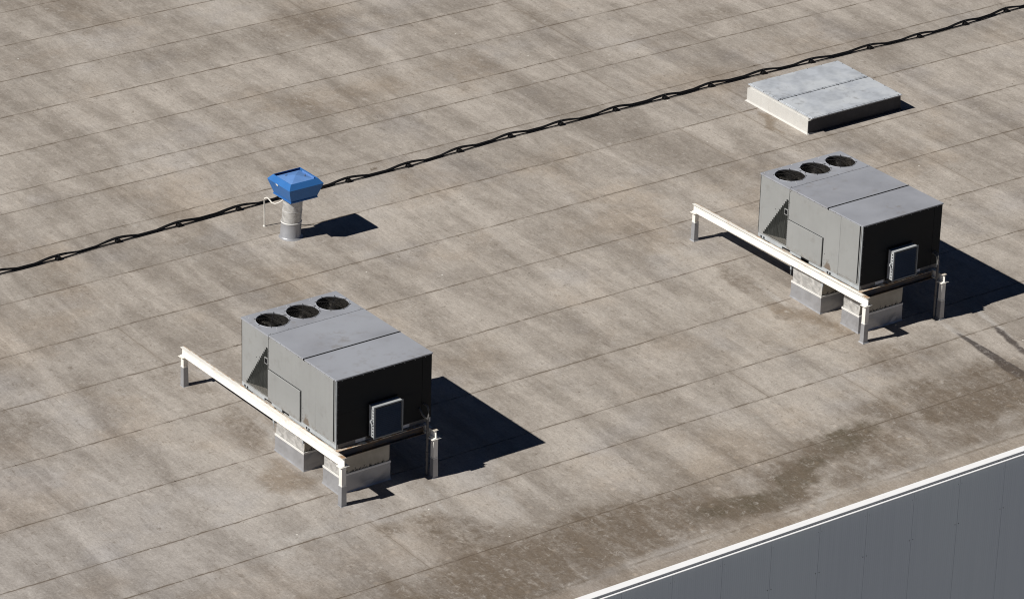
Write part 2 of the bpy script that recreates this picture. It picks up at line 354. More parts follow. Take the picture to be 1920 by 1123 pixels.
def wall_mat():
    n = NT('ribbed metal cladding')
    x, y, z = n.sep(n.P)
    rib = n.math('SINE', n.math('MULTIPLY', x, 2*math.pi/.05))
    big = n.noise(n.map(n.P, (.35, 1, .12)), 1, 3, .5)
    c = n.mix(n.rng(big, .35, .65), (.50, .545, .60), (.52, .57, .615))
    st = n.noise(n.map(n.P, (14, 1, .25)), 1, 4, .6)
    c = n.mix(n.rng(st, .4, .75, 0, .16), c, (.36, .41, .46))
    vd, vc = n.vor(n.map(n.P, (1, .02, 1)), 1.9)
    vs = n.sep(vc)
    c = n.mix(n.math('MULTIPLY', n.rng(vd, .028, .015), n.math('GREATER_THAN', vs[0], .86)), c, (.10, .10, .11))
    n.bump(rib, .12, .004)
    return n.set(c, .5, .0, .4)
def coping_mat():
    n = NT('white coping metal')
    r = n.noise(n.map(n.P, (1, 6, 6)), 3.0, 6, .7)
    c = n.mix(n.rng(r, .55, .75, 0, .5), (.88, .885, .89), (.60, .58, .54))
    return n.set(c, .5, 0, .4)
def ground_mat():
    n = NT('pale yard concrete')
    r = n.noise(n.P, .15, 6, .6)
    c = n.mix(n.rng(r, .35, .65), (.30, .29, .27), (.40, .385, .36))
    return n.set(c, .85, 0, .2)
M['wrap'] = silver_wrap(); M['plaster'] = plaster(); M['beam'] = beam_paint(); M['beamtop'] = beam_top()
M['cross'] = cross_mat(); M['wall'] = wall_mat(); M['coping'] = coping_mat(); M['ground'] = ground_mat()
M['fascia'] = painted('shaded fascia metal', (.30, .31, .33), .5, 0, .05, .1)  # drop face of the coping, shade painted into its colour

# ------------------------------------------------------------------ mesh helpers
class MB:
    def __init__(s): s.v = []; s.f = []; s.mi = []; s.smooth = []
    def add(s, vs, fs, mi=0, smooth=False):
        o = len(s.v); s.v += [tuple(p) for p in vs]
        for f in fs: s.f.append([o+i for i in f]); s.mi.append(mi); s.smooth.append(smooth)
        return s
    def box(s, x0, x1, y0, y1, z0, z1, mi=0):
        v = [(x0, y0, z0), (x1, y0, z0), (x1, y1, z0), (x0, y1, z0), (x0, y0, z1), (x1, y0, z1), (x1, y1, z1), (x0, y1, z1)]
        return s.add(v, [(0, 3, 2, 1), (4, 5, 6, 7), (0, 1, 5, 4), (1, 2, 6, 5), (2, 3, 7, 6), (3, 0, 4, 7)], mi)
    def chbox(s, x0, x1, y0, y1, z0, z1, c=.006, mi=0):       # box with chamfered edges, all round
        v = []; idx = {}
        X = (x0, x1); Y = (y0, y1); Z = (z0, z1)
        for i in (0, 1):
            for j in (0, 1):
                for k in (0, 1):
                    dx = c if i == 0 else -c; dy = c if j == 0 else -c; dz = c if k == 0 else -c
                    idx[(i, j, k, 0)] = len(v); v.append((X[i], Y[j]+dy, Z[k]+dz))
                    idx[(i, j, k, 1)] = len(v); v.append((X[i]+dx, Y[j], Z[k]+dz))
                    idx[(i, j, k, 2)] = len(v); v.append((X[i]+dx, Y[j]+dy, Z[k]))
        f = []
        for i in (0, 1): f.append([idx[(i, j, k, 0)] for j, k in ((0, 0), (1, 0), (1, 1), (0, 1))])
        for j in (0, 1): f.append([idx[(i, j, k, 1)] for i, k in ((0, 0), (1, 0), (1, 1), (0, 1))])
        for k in (0, 1): f.append([idx[(i, j, k, 2)] for i, j in ((0, 0), (1, 0), (1, 1), (0, 1))])
        for a in (0, 1):
            for b in (0, 1):
                f.append([idx[(a, b, 0, 0)], idx[(a, b, 1, 0)], idx[(a, b, 1, 1)], idx[(a, b, 0, 1)]])
                f.append([idx[(a, 0, b, 0)], idx[(a, 1, b, 0)], idx[(a, 1, b, 2)], idx[(a, 0, b, 2)]])
                f.append([idx[(0, a, b, 1)], idx[(1, a, b, 1)], idx[(1, a, b, 2)], idx[(0, a, b, 2)]])
        for i in (0, 1):
            for j in (0, 1):
                for k in (0, 1): f.append([idx[(i, j, k, q)] for q in (0, 1, 2)])
        return s.add(v, f, mi)
    def frus(s, cx, cy, z0, h0, z1, h1, mi=0, bottom=False, top=False, w0=None, w1=None):
        a = h0; b = h1
        v = [(cx-a, cy-a, z0), (cx+a, cy-a, z0), (cx+a, cy+a, z0), (cx-a, cy+a, z0), (cx-b, cy-b, z1), (cx+b, cy-b, z1), (cx+b, cy+b, z1), (cx-b, cy+b, z1)]
        f = [(0, 1, 5, 4), (1, 2, 6, 5), (2, 3, 7, 6), (3, 0, 4, 7)]
        if bottom: f.append((3, 2, 1, 0))
        if top: f.append((4, 5, 6, 7))
        return s.add(v, f, mi)
    def lathe(s, c, prof, n=32, mi=0, smooth=True, cap0=False, cap1=False, tilt=(0, 0)):
        v = []; f = []
        for (r, z) in prof:
            ox = c[0]+tilt[0]*z; oy = c[1]+tilt[1]*z
            for i in range(n):
                a = 2*math.pi*i/n; v.append((ox+r*math.cos(a), oy+r*math.sin(a), c[2]+z))
        for j in range(len(prof)-1):
            for i in range(n):
                k = (i+1) % n; f.append((j*n+i, j*n+k, (j+1)*n+k, (j+1)*n+i))
        s.add(v, f, mi, smooth)
        if cap0: s.add(v[:n], [tuple(range(n-1, -1, -1))], mi)
        if cap1: s.add(v[-n:], [tuple(range(n))], mi)
        return s
    def tube(s, pts, r, n=8, mi=0, caps=True):
        pts = [Vector(p) for p in pts]; v = []; f = []
        for i, p in enumerate(pts):
            t = (pts[min(i+1, len(pts)-1)]-pts[max(i-1, 0)]).normalized()
            ref = Vector((0, 0, 1)) if abs(t.z) < .9 else Vector((1, 0, 0))
            a = t.cross(ref).normalized(); b = t.cross(a).normalized()
            rr = r[i] if isinstance(r, (list, tuple)) else r
            for k in range(n):
                an = 2*math.pi*k/n; v.append(p+a*rr*math.cos(an)+b*rr*math.sin(an))
        for i in range(len(pts)-1):
            for k in range(n):
                l = (k+1) % n; f.append((i*n+k, i*n+l, (i+1)*n+l, (i+1)*n+k))
        s.add(v, f, mi, True)
        if caps: s.add(v[:n], [tuple(range(n))], mi); s.add(v[-n:], [tuple(range(n-1, -1, -1))], mi)
        return s
    def ring(s, c, r, wr, n=40, k=6, mi=0):
        v = []; f = []
        for i in range(n):
            a = 2*math.pi*i/n
            for j in range(k):
                b = 2*math.pi*j/k; rr = r+wr*math.cos(b)
                v.append((c[0]+rr*math.cos(a), c[1]+rr*math.sin(a), c[2]+wr*math.sin(b)))
        for i in range(n):
            for j in range(k):
                f.append((i*k+j, ((i+1) % n)*k+j, ((i+1) % n)*k+(j+1) % k, i*k+(j+1) % k))
        return s.add(v, f, mi, True)
    def build(s, name, mats, parent=None, wn=True):
        me = bpy.data.meshes.new(name); me.from_pydata(s.v, [], s.f)
        if not isinstance(mats, (list, tuple)): mats = [mats]
        for m in mats: me.materials.append(m if not isinstance(m, str) else M[m])
        for p, mi, sm in zip(me.polygons, s.mi, s.smooth): p.material_index = mi; p.use_smooth = sm
        import bmesh
        b = bmesh.new(); b.from_mesh(me); bmesh.ops.recalc_face_normals(b, faces=b.faces); b.to_mesh(me); b.free()
        me.update()
        o = bpy.data.objects.new(name, me); C.objects.link(o)
        if parent: o.parent = parent
        return o

def tag(o, label=None, cat=None, group=None, kind=None):
    if label: o['label'] = label
    if cat: o['category'] = cat
    if group: o['group'] = group
    if kind: o['kind'] = kind
    return o
def thing(name, label, cat, loc=(0, 0, 0), group=None):
    o = bpy.data.objects.new(name, None); C.objects.link(o); o.location = loc
    o.empty_display_size = .3
    return tag(o, label, cat, group)
def copy_tree(o, parent=None):
    c = o.copy(); C.objects.link(c)
    if parent: c.parent = parent
    for ch in list(o.children):
        copy_tree(ch, c)
    return c
SL = 0.0331012
def rz(y): return SL*y            # roof height

# ------------------------------------------------------------------ setting: ground, building
g = MB(); g.add([(-900, -900, -10.2), (900, -900, -10.2), (900, 900, -10.2), (-900, 900, -10.2)], [(0, 1, 2, 3)])
tag(g.build('ground', 'ground'), kind='structure')

BX0, BX1, BY0, BY1 = -45.0, 70.0, -5.44, 60.0
bld = thing('warehouse', 'large flat roofed building with worn beige roof sheets and grey metal side wall', 'building', (0, 0, -10.2))
def bpart(o): o.location = (0, 0, 10.2); return o
import numpy as np
gx_ = np.concatenate([[BX0, -25, -15], np.arange(-9, 31.01, .1), [36, 50, BX1]])
gy_ = np.concatenate([np.arange(BY0, 27.0, .1), [30, 40, BY1]])
XX, YY = np.meshgrid(gx_, gy_)
nx_, ny_ = len(gx_), len(gy_)
co = np.stack([XX.ravel(), YY.ravel(), YY.ravel()*SL], 1)
ii = (np.arange(ny_-1)[:, None]*nx_+np.arange(nx_-1)[None, :]).ravel()
fc = np.stack([ii, ii+1, ii+1+nx_, ii+nx_], 1)
me = bpy.data.meshes.new('roof')
me.vertices.add(len(co)); me.vertices.foreach_set('co', co.ravel().astype(np.float32))
me.loops.add(fc.size); me.loops.foreach_set('vertex_index', fc.ravel().astype(np.int32))
me.polygons.add(len(fc)); me.polygons.foreach_set('loop_start', (np.arange(len(fc))*4).astype(np.int32))
me.update(calc_edges=True); me.validate()
me.materials.append(M['roof'])
rsn = np.random.RandomState(3)
wx = XX.copy(); wy = YY.copy()
for k in range(14):
    fr = .5*1.28**k; a_ = rsn.uniform(0, 6.28); ph = rsn.uniform(0, 6.28, 2); am = .17/(1+.55*k)
    arg = fr*2.1*(np.cos(a_)*XX+np.sin(a_)*YY)
    wx += am*np.sin(arg+ph[0]); wy += am*np.sin(arg*1.1+ph[1])
F = {k: np.zeros_like(XX) for k in ('dk', 'br', 'gr', 'lt', 'bk')}
for (t_, px, py, a, b, r, s_) in PATCH:
    ux, uy = (XX, YY) if (t_ == 'bk' or b < .1) else (wx, wy)
    dx, dy = ux-px, uy-py
    u = (dx*math.cos(r)+dy*math.sin(r))/(a*1.2); v = (-dx*math.sin(r)+dy*math.cos(r))/(max(b, .07)*1.4)
    q = np.clip((1.25-np.sqrt(u*u+v*v))/.85, 0, 1); q = q*q*(3-2*q)*s_
    F[t_] = np.maximum(F[t_], q)
one = np.ones_like(XX)
for nm, ch in (('stain_a', ('dk', 'br', 'gr')), ('stain_b', ('lt', 'bk', 'bk'))):
    at = me.attributes.new(nm, 'FLOAT_COLOR', 'POINT')
    at.data.foreach_set('color', np.stack([F[ch[0]], F[ch[1]], F[ch[2]], one], -1).ravel().astype(np.float32))
ro = bpy.data.objects.new('roof', me); C.objects.link(ro); ro.parent = bld
bpart(ro)
# wall cladding panels 1.2 m wide with open joints over a dark backing
g = MB()
x = 8.64-1.2*44
while x < BX1:
    g.box(x+.0025, x+1.1975, BY0-.115, BY0-.03, -10.19, -.262)
    for q in (-.045, .045):
        g.box(x+1.2+q-.007 if q < 0 else x+1.2+q+.0-.007, x+1.2+q+.007, BY0-.121, BY0-.115, -1.357, -1.343, 1)
        g.box(x+1.2+q-.004, x+1.2+q+.004, BY0-.119, BY0-.115, -.454, -.446, 1)
    x += 1.2
g.box(BX0, BX1, BY0-.029, BY0+.1, -10.19, -.25, 0)
g.box(BX0, BX1, BY0-.10, BY0-.0305, -10.18, -.264, 0) if False else None
bpart(g.build('wall', ['wall', 'screw'], bld)); 
g = MB(); g.box(BX0, BX0+.2, BY0+.1, BY1, -10.19, -.3).box(BX1-.2, BX1, BY0+.1, BY1, -10.19, -.3).box(BX0+.2, BX1-.2, BY1-.2, BY1, -10.19, rz(BY1)-.05)
bpart(g.build('wall', 'wall', bld))
g = MB()
x = BX0
zt = rz(BY0)+.018
while x < BX1:
    g.box(x, x+2.998, BY0-.165, BY0+.0, zt-.012, zt, 0)          # top
    g.box(x, x+2.985, BY0-.165, BY0-.158, zt-.055, zt-.013, 1)   # fascia drop
    x += 3.0
bpart(g.build('coping', ['coping', 'fascia'], bld))
g = MB(); x = BX0+1.3
while x < BX1:
    g.box(x, x+2.495, BY0-.213, BY0-.1165, zt-.068, zt-.0565); x += 2.5
bpart(g.build('drip_edge', 'coping', bld))

# ------------------------------------------------------------------ rooftop air conditioning unit
W_, L_, H_, H0 = 2.2, 3.31, 2.4805, 1.012
ZR = 1.105     # top of base rail
def make_unit():
    t = thing('rooftop_unit', 'grey air conditioning unit with three fans, nearer the blue roof vent', 'air conditioner', (0, 0, 0), 'rooftop air conditioning units')
    # dark core seen in the gaps
    g = MB()
    g.box(.02, W_-.02, .02, 2.34, ZR-.02, H_-.02)
    g.box(.45, W_-.02, 2.345, L_-.02, ZR-.02, H_-.55)
    g.build('core', 'black', t)
    # base rail with fork pockets
    g = MB()
    y = [0.004, 1.62, 1.88, 2.24, 2.50, L_-.004]
    for a, b in ((y[0], y[1]), (y[2], y[3]), (y[4], y[5])):
        for xa, xb in ((.006, .05), (W_-.05, W_-.006)): g.box(xa, xb, a, b, H0, ZR)
    for a, b in ((y[1], y[2]), (y[3], y[4])):
        for xa, xb in ((.006, .05), (W_-.05, W_-.006)): g.box(xa, xb, a, b, H0+.062, ZR); g.box(xa+.04 if xa < 1 else xa-.05, xb+.05 if xa < 1 else xb-.04, a, b, H0, ZR, 1)
    g.box(.05, W_-.05, L_-.05, L_-.006, H0, ZR)
    g.box(.05, W_-.05, .006, .05, H0, ZR, 2)
    for yy in (3.2, 3.105, 1.01, .93): g.lathe((.004, yy, H0+.035), [(.0, 0)], 3) if False else g.box(.0025, .0062, yy-.022, yy+.022, H0+.012, H0+.056, 1)
    g.build('base_rail', ['galv', 'black', 'conduit'], t)
    for a, b in ((.45, .68), (1.48, 1.70)):
        g = MB(); g.box(a, b, .0015, .006, H0+.02, H0+.085); g.build('sticker', 'label', t)
    # side panels (left = lit side)
    g = MB()
    g.chbox(0, .02, .690, 2.350, ZR+.003, H_-.012)
    g.chbox(0, .02, .0, .676, ZR+.003, H_-.012)
    for k, (yy) in enumerate([.1, .35, .6, .95, 1.3, 1.7, 2.05, 2.3]): g.box(-.003, 0, yy-.006, yy+.006, H_-.05, H_-.038, 1)
    for zz in (1.3, 1.55, 1.85, 2.15, 2.4): g.box(-.003, 0, 2.325, 2.337, zz-.006, zz+.006, 1)
    for zz in (1.28, 1.42, 1.2): g.box(-.003, 0, 1.13, 1.142, zz-.008, zz+.008, 1)
    g.build('side_panel', ['side', 'screw'], t)
    # condenser side panel with stair stepped louvre opening
    yR, yT, zT, yB, zB = 2.375, 2.415, 2.19, 3.155, 1.135
    N = 17
    def yleft(z):  # stepped hypotenuse
        k = min(N-1, int((z-zB)/(zT-zB)*N)); fz = (k+.35)/N
        return yB+(yT-yB)*fz
    g = MB()
    g.box(0, .018, 2.358, yR-.001, ZR+.003, H_-.012)
    g.box(0, .018, yR-.001, L_, zT, H_-.012)
    g.box(0, .018, yR-.001, L_, ZR+.003, zB)
    for k in range(N):
        za = zB+(zT-zB)*k/N; zb = zB+(zT-zB)*(k+1)/N
        g.box(0, .018, yleft((za+zb)/2), L_, za, zb)
    g.box(.018, .03, 2.358, 2.366, ZR, H_-.1)
    g.box(-.004, 0, 2.66, 2.675, 1.88, 1.895, 1)
    g.box(-.006, 0, 2.77, 2.785, 1.83, 1.845, 1)
    for k in range(20): g.box(-.003, 0, 2.366, 2.373, 1.16+.052*k, 1.186+.052*k, 1)
    g.build('condenser_panel', ['side', 'screw'], t)
    # coil and pan inside
    g = MB()
    g.add([(.02, 3.16, zB), (.34, 2.36, zB), (.34, 2.36, 2.3), (.02, 3.16, 2.3)], [(0, 1, 2, 3)])
    rr = random.Random(2)
    for i in range(26):
        f_ = i/26; x_ = .02+.32*f_-.004; y_ = 3.16-.8*f_-.004
        g.add([(x_, y_, zB), (x_+.007, y_-.016, zB), (x_+.007, y_-.016, 2.3), (x_, y_, 2.3)], [(0, 1, 2, 3)], 1)
    g.tube([(.26, 2.52, 1.25), (.20, 2.40, 1.75)], .008, 6, 2)
    g.build('coil', ['coil', 'well', 'galv'], t)
    g = MB(); g.add([(.018, 3.3, zB-.004), (.018, 2.355, zB-.004), (.45, 2.355, zB-.004), (.45, 3.3, zB-.004)], [(0, 1, 2, 3)])
    g.box(.06, .2, 2.40, 2.44, zB, zB+.05, 1)
    g.build('base_pan', ['pan', 'coil'], t)
    # wire guard over the opening
    g = MB()
    nz = 42
    for i in range(nz):
        z = zB+(zT-zB)*(i+.5)/nz
        g.tube([(.010, yR, z), (.010, yleft(z), z)], .0028, 4, caps=False)
    for i in range(30):
        y_ = yR+(yB-yR)*(i+.5)/30
        ztop = zB+(zT-zB)*(yB-y_)/(yB-yT)
        g.tube([(.007, y_, zB), (.007, y_, min(zT, ztop))], .0028, 4, caps=False)
    g.build('coil_guard', 'coil', t)
    g = MB(); g.box(-.004, .012, 2.378, 2.49, 1.83, 1.965, 0); g.box(-.006, -.004, 2.39, 2.478, 1.848, 1.947, 1)
    g.build('junction_box', ['side', 'black'], t)
    # front edge post and front (dark) panel
    g = MB(); g.chbox(-.004, .022, -.006, .02, ZR+.003, H_-.02, .004); g.build('corner_post', 'galv', t)
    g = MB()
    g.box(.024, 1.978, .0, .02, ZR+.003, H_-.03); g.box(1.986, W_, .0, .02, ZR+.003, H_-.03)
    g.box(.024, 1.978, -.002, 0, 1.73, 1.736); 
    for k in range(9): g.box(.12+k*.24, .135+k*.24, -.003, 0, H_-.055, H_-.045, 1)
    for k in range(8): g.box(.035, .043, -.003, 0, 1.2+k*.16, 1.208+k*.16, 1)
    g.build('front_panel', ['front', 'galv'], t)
    g = MB(); g.box(W_-.02, W_, .02, L_, ZR+.003, H_-.012); g.box(0.0, W_, L_-.018, L_+.002, ZR+.003, H_-.012)
    g.build('side_panel', 'side', t)
    # access panel and door, standing proud
    g = MB(); g.chbox(-.032, -.004, 1.205, 2.325, ZR-.002, 1.757, .005); g.box(-.0045, -.0005, 1.19, 2.335, ZR-.0, 1.765, 1)
    g.build('access_panel', ['side', 'black'], t)
    g = MB(); g.chbox(-.020, -.003, .075, .665, 1.165, 2.452, .004); g.box(-.0035, -.0006, .050, .668, 1.157, 2.456, 1); g.box(-.012, -.0008, .026, .044, 1.16, 2.456, 2)
    g.build('door', ['side', 'black', 'side'], t)
    # top: condenser deck with three holes
    g = MB()
    cx_ = [.43, 1.133, 1.836]; RF = .322; ya, yb = 2.345, L_+.012; cyf = 2.872
    xs = [-.012, .7815, 1.4845, W_+.012]
    for i in range(3):
        x0, x1 = xs[i], xs[i+1]; cx0 = cx_[i]
        angs = sorted([2*math.pi*k/48 for k in range(48)]+[math.atan2(yy-cyf, xx-cx0) % (2*math.pi) for xx in (x0, x1) for yy in (ya, yb)])
        vi = []; vo = []; vl = []
        for a in angs:
            ca, sa = math.cos(a), math.sin(a)
            tt = min([q for q in (((x1-cx0)/ca if ca > 1e-9 else 1e9), ((x0-cx0)/ca if ca < -1e-9 else 1e9), ((yb-cyf)/sa if sa > 1e-9 else 1e9), ((ya-cyf)/sa if sa < -1e-9 else 1e9))])
            vi.append((cx0+RF*ca, cyf+RF*sa, H_)); vo.append((cx0+tt*ca, cyf+tt*sa, H_)); vl.append((cx0+RF*ca, cyf+RF*sa, H_-.02))
        n_ = len(angs)
        g.add(vi+vo+vl, [(k, (k+1) % n_, n_+(k+1) % n_, n_+k) for k in range(n_)]+[(k, (k+1) % n_, 2*n_+(k+1) % n_, 2*n_+k) for k in range(n_)])
        g.ring((cx0, cyf, H_+.001), RF+.008, .008, 48, 6)
    g.box(-.012, -.006, ya, yb, H_-.035, H_-.0005); g.box(W_+.006, W_+.012, ya, yb, H_-.035, H_-.0005)
    g.box(-.006, W_+.006, yb-.006, yb, H_-.035, H_-.0005)
    rs = random.Random(9)
    for k in range(6): g.box(.05+.42*k, .064+.42*k, ya+.02, ya+.034, H_, H_+.004, 1)
    for (a, b) in ((.06, 3.27), (.10, 3.2), (.3, 2.52), (.16, 2.65), (.26, 2.45), (.55, 3.28), (.82, 3.28), (1.0, 3.25), (1.55, 3.25), (1.6, 3.27)): g.box(a, a+.014, b, b+.014, H_, H_+.005, 2)
    g.build('fan_deck', ['top', 'screw', 'lip'], t)
    def ang_cover(y0, y1, z, name):
        g = MB(); g.chbox(-.014, W_+.014, y0, y1, z-.03, z, .004)
        for k in range(7):
            yy = y0+.06+(y1-y0-.12)*k/6
            g.box(-.0165, -.0138, yy-.006, yy+.006, z-.02, z-.01, 1)
        g.build(name, ['top', 'screw'], t)
    ang_cover(1.112, 2.332, H_+.004, 'top_cover')
    ang_cover(-.016, 1.078, H_+.004, 'top_cover')
    g = MB(); g.box(-.022, W_+.022, 1.079, 1.111, H_-.028, H_+.008); g.build('top_joint', 'black', t)
    # fans
    for i in range(3):
        cx0 = cx_[i]
        g = MB()
        g.lathe((cx0, cyf, 0), [(RF, H_-.02), (RF, H_-.42)], 40)
        g.lathe((cx0, cyf, 0), [(RF, H_-.42), (.01, H_-.43)], 40)
        f_ = g.build('condenser_fan', 'well', t)
        g = MB(); g.lathe((cx0, cyf, 0), [(.002, H_-.08), (.075, H_-.085), (.085, H_-.11), (.085, H_-.15)], 20, 0); g.lathe((cx0, cyf, 0), [(.078, H_-.15), (.078, H_-.40)], 20, 1)
        g.build('motor', ['fandark', 'motor'], f_)
        a0 = (math.radians(205), math.radians(150), math.radians(165))[i]
        for k in range(3):
            a = a0+k*2*math.pi/3
            v = []; fs = []; nr, na = 5, 6
            for r_ in range(nr):
                rad = .08+(.295-.08)*r_/(nr-1); half = (.42+.10*math.sin(r_/(nr-1)*math.pi))
                for q in range(na):
                    u = q/(na-1)*2-1
                    aa = a+u*half; z = H_-.15+.05*u*(.6+.4*r_/(nr-1))+.012*(1-u*u)
                    v.append((cx0+rad*math.cos(aa), cyf+rad*math.sin(aa), z))
            for r_ in range(nr-1):
                for q in range(na-1): fs.append((r_*na+q, r_*na+q+1, (r_+1)*na+q+1, (r_+1)*na+q))
            g = MB(); g.add(v, fs, 0, True); o = g.build('blade', 'bladelit' if k == 0 else 'bladedark', f_)
            md = o.modifiers.new('thick', 'SOLIDIFY'); md.thickness = .004
        g = MB()
        for r_ in [.06+.0325*k for k in range(8)]:
            g.ring((cx0, cyf, H_+.022*(1-(r_/RF)**2)+.004), r_, .0020, 40, 4)
        for k in range(4):
            a = math.radians(8+45*k+(0, 4, -3)[i]); ca, sa = math.cos(a), math.sin(a)
            g.tube([(cx0+ca*q*(RF+.035), cyf+sa*q*(RF+.035), H_+.026*(1-q*q)+.007) for q in (-1, -.6, -.2, .2, .6, 1)], .0052, 5)
        g.lathe((cx0, cyf, H_), [(.05, .028), (.002, .032)], 16)
        g.build('fan_guard', 'fandark', f_)
    # filter box on the front
    hd = None
    g = MB()
    x0, x1, y0, z0, z1 = .74, 1.392, -.20, 1.130, 1.775
    g.box(x0-.015, x1+.02, -.03, -.001, z0-.06, z1+.03, 1)
    g.box(x0, x0+.012, y0, -.03, z0, z1); g.box(x1-.012, x1, y0, -.03, z0, z1)
    g.box(x0+.012, x1-.012, y0, -.03, z1-.012, z1); g.box(x0+.012, x1-.012, y0, -.03, z0, z0+.012)
    for a, b, c, d in ((x0-.012, x0+.020, z0-.015, z1+.012), (x1-.016, x1+.010, z0-.015, z1+.012)): g.box(a, b, y0-.014, y0-.0005, c, d, 2)
    g.box(x0+.020, x1-.016, y0-.014, y0-.0005, z1-.010, z1+.012, 2); g.box(x0+.020, x1-.016, y0-.014, y0-.0005, z0-.015, z0+.010, 2)
    for k in range(9): g.box(x0-.002, x0, y0+.03, y0+.06, z0+.04+k*.065, z0+.065+k*.065, 1)
    hd = g.build('intake_hood', ['galvbright', 'rubber', 'frame'], t)
    g = MB(); ns = 15
    for k in range(ns):
        z = z0+.02+(z1-z0-.045)*k/ns; dz = (z1-z0-.045)/ns
        g.add([(x0+.03, y0-.010, z), (x1-.03, y0-.010, z), (x1-.03, y0+.012, z+dz*.6), (x0+.03, y0+.012, z+dz*.6)], [(0, 1, 2, 3)])
    g.box(x0+.03, x1-.03, y0+.014, y0+.02, z0+.018, z1-.02, 1)
    g.build('louvre', ['filter', 'rubber'], hd)
    g = MB(); g.box(x0-.05, x0-.002, y0+.05, y0+.075, 1.45, 1.50); g.tube([(x0-.045, y0+.06, 1.49), (x0-.05, y0+.02, 1.42), (x0-.04, y0+.0, 1.36)], .009, 6)
    g.build('latch', 'galvbright', hd)
    return t
unitA = make_unit()
unitB = copy_tree(unitA)
OFF = Vector((13.095, .0243, .012))
unitB.location = OFF
tag(unitB, 'grey air conditioning unit with three fans, on the right below the roof hatch')

# ------------------------------------------------------------------ steel support frame
BZ0, BZ1 = .832, 1.010
def ibeam(g, x, y0, y1, mi_top=1):
    hw = .048
    g.box(x-hw, x+hw, y0, y1, BZ0, BZ0+.009, 0)
    g.box(x-hw, x+hw, y0, y1, BZ1-.009, BZ1-.001, 0)
    g.box(x+hw-.022, x+hw-.002, y0+.003, y1-.003, BZ1-.001, BZ1, mi_top)
    g.box(x-hw+.004, x+hw-.023, y0+.003, y0+.16, BZ1-.001, BZ1, mi_top)
    g.box(x-.004, x+.004, y0, y1, BZ0+.009, BZ1-.009, 0)
def make_frame():
    t = thing('support_frame', 'white steel beam frame on short legs carrying the air conditioner nearer the blue vent', 'steel frame', (0, 0, 0), 'steel frames under the air conditioners')
    PX = (-.1109, 2.0148); PY = (-.3759, 5.294)
    for px in PX:
        x = px+.052
        g = MB(); ibeam(g, x, -.366-.02, 5.42)
        g.build('beam', ['beam', 'beamtop'], t)
    # cross beams (channels)
    for y in (-.02, 1.08, 2.23, 3.27):
        g = MB()
        g.box(PX[0]+.11, PX[1]-.008, y-.065, y+.04, BZ1-.010, BZ1-.002, 1)
        g.box(PX[0]+.11, PX[1]-.008, y-.065, y+.04, BZ0, BZ0+.010, 0)
        g.box(PX[0]+.11, PX[1]-.008, y-.012, y-.004, BZ0+.010, BZ1-.010, 0)
        g.build('cross_beam', ['cross', 'beamtop'], t)
    for px in PX:
        for py in PY:
            zb = rz(py)
            g = MB()
            g.box(px, px+.10, py, py+.10, zb+.42, BZ0-.010, 0)
            g.box(px-.05, px+.155, py-.03, py+.13, BZ0-.010, BZ0-.001, 0)
            lg = g.build('leg', ['beam'], t)
            g = MB()
            g.frus(px+.05, py+.05, zb-.01, .060, zb+.42, .054, 0, top=True)
            g.frus(px+.05, py+.05, zb+.415, .0545, zb+.432, .058, 1, top=True)
            g.frus(px+.05, py+.05, zb-.01, .085, zb+.012, .066, 2, top=False)
            g.build('leg_flashing', ['skirt', 'lip', 'skirt'], lg)
    # hanging brackets at the ducts
    for y in (2.17, 1.14):
        g = MB(); g.box(-.003, .035, y-.02, y+.025, .66, BZ0-.001); g.box(.002, .012, y-.006, y+.004, .55, .66)
        g.build('bracket', 'galv', t)
    return t
frA = make_frame()
frB = copy_tree(frA); frB.location = OFF
tag(frB, 'white steel beam frame on short legs carrying the air conditioner below the roof hatch')

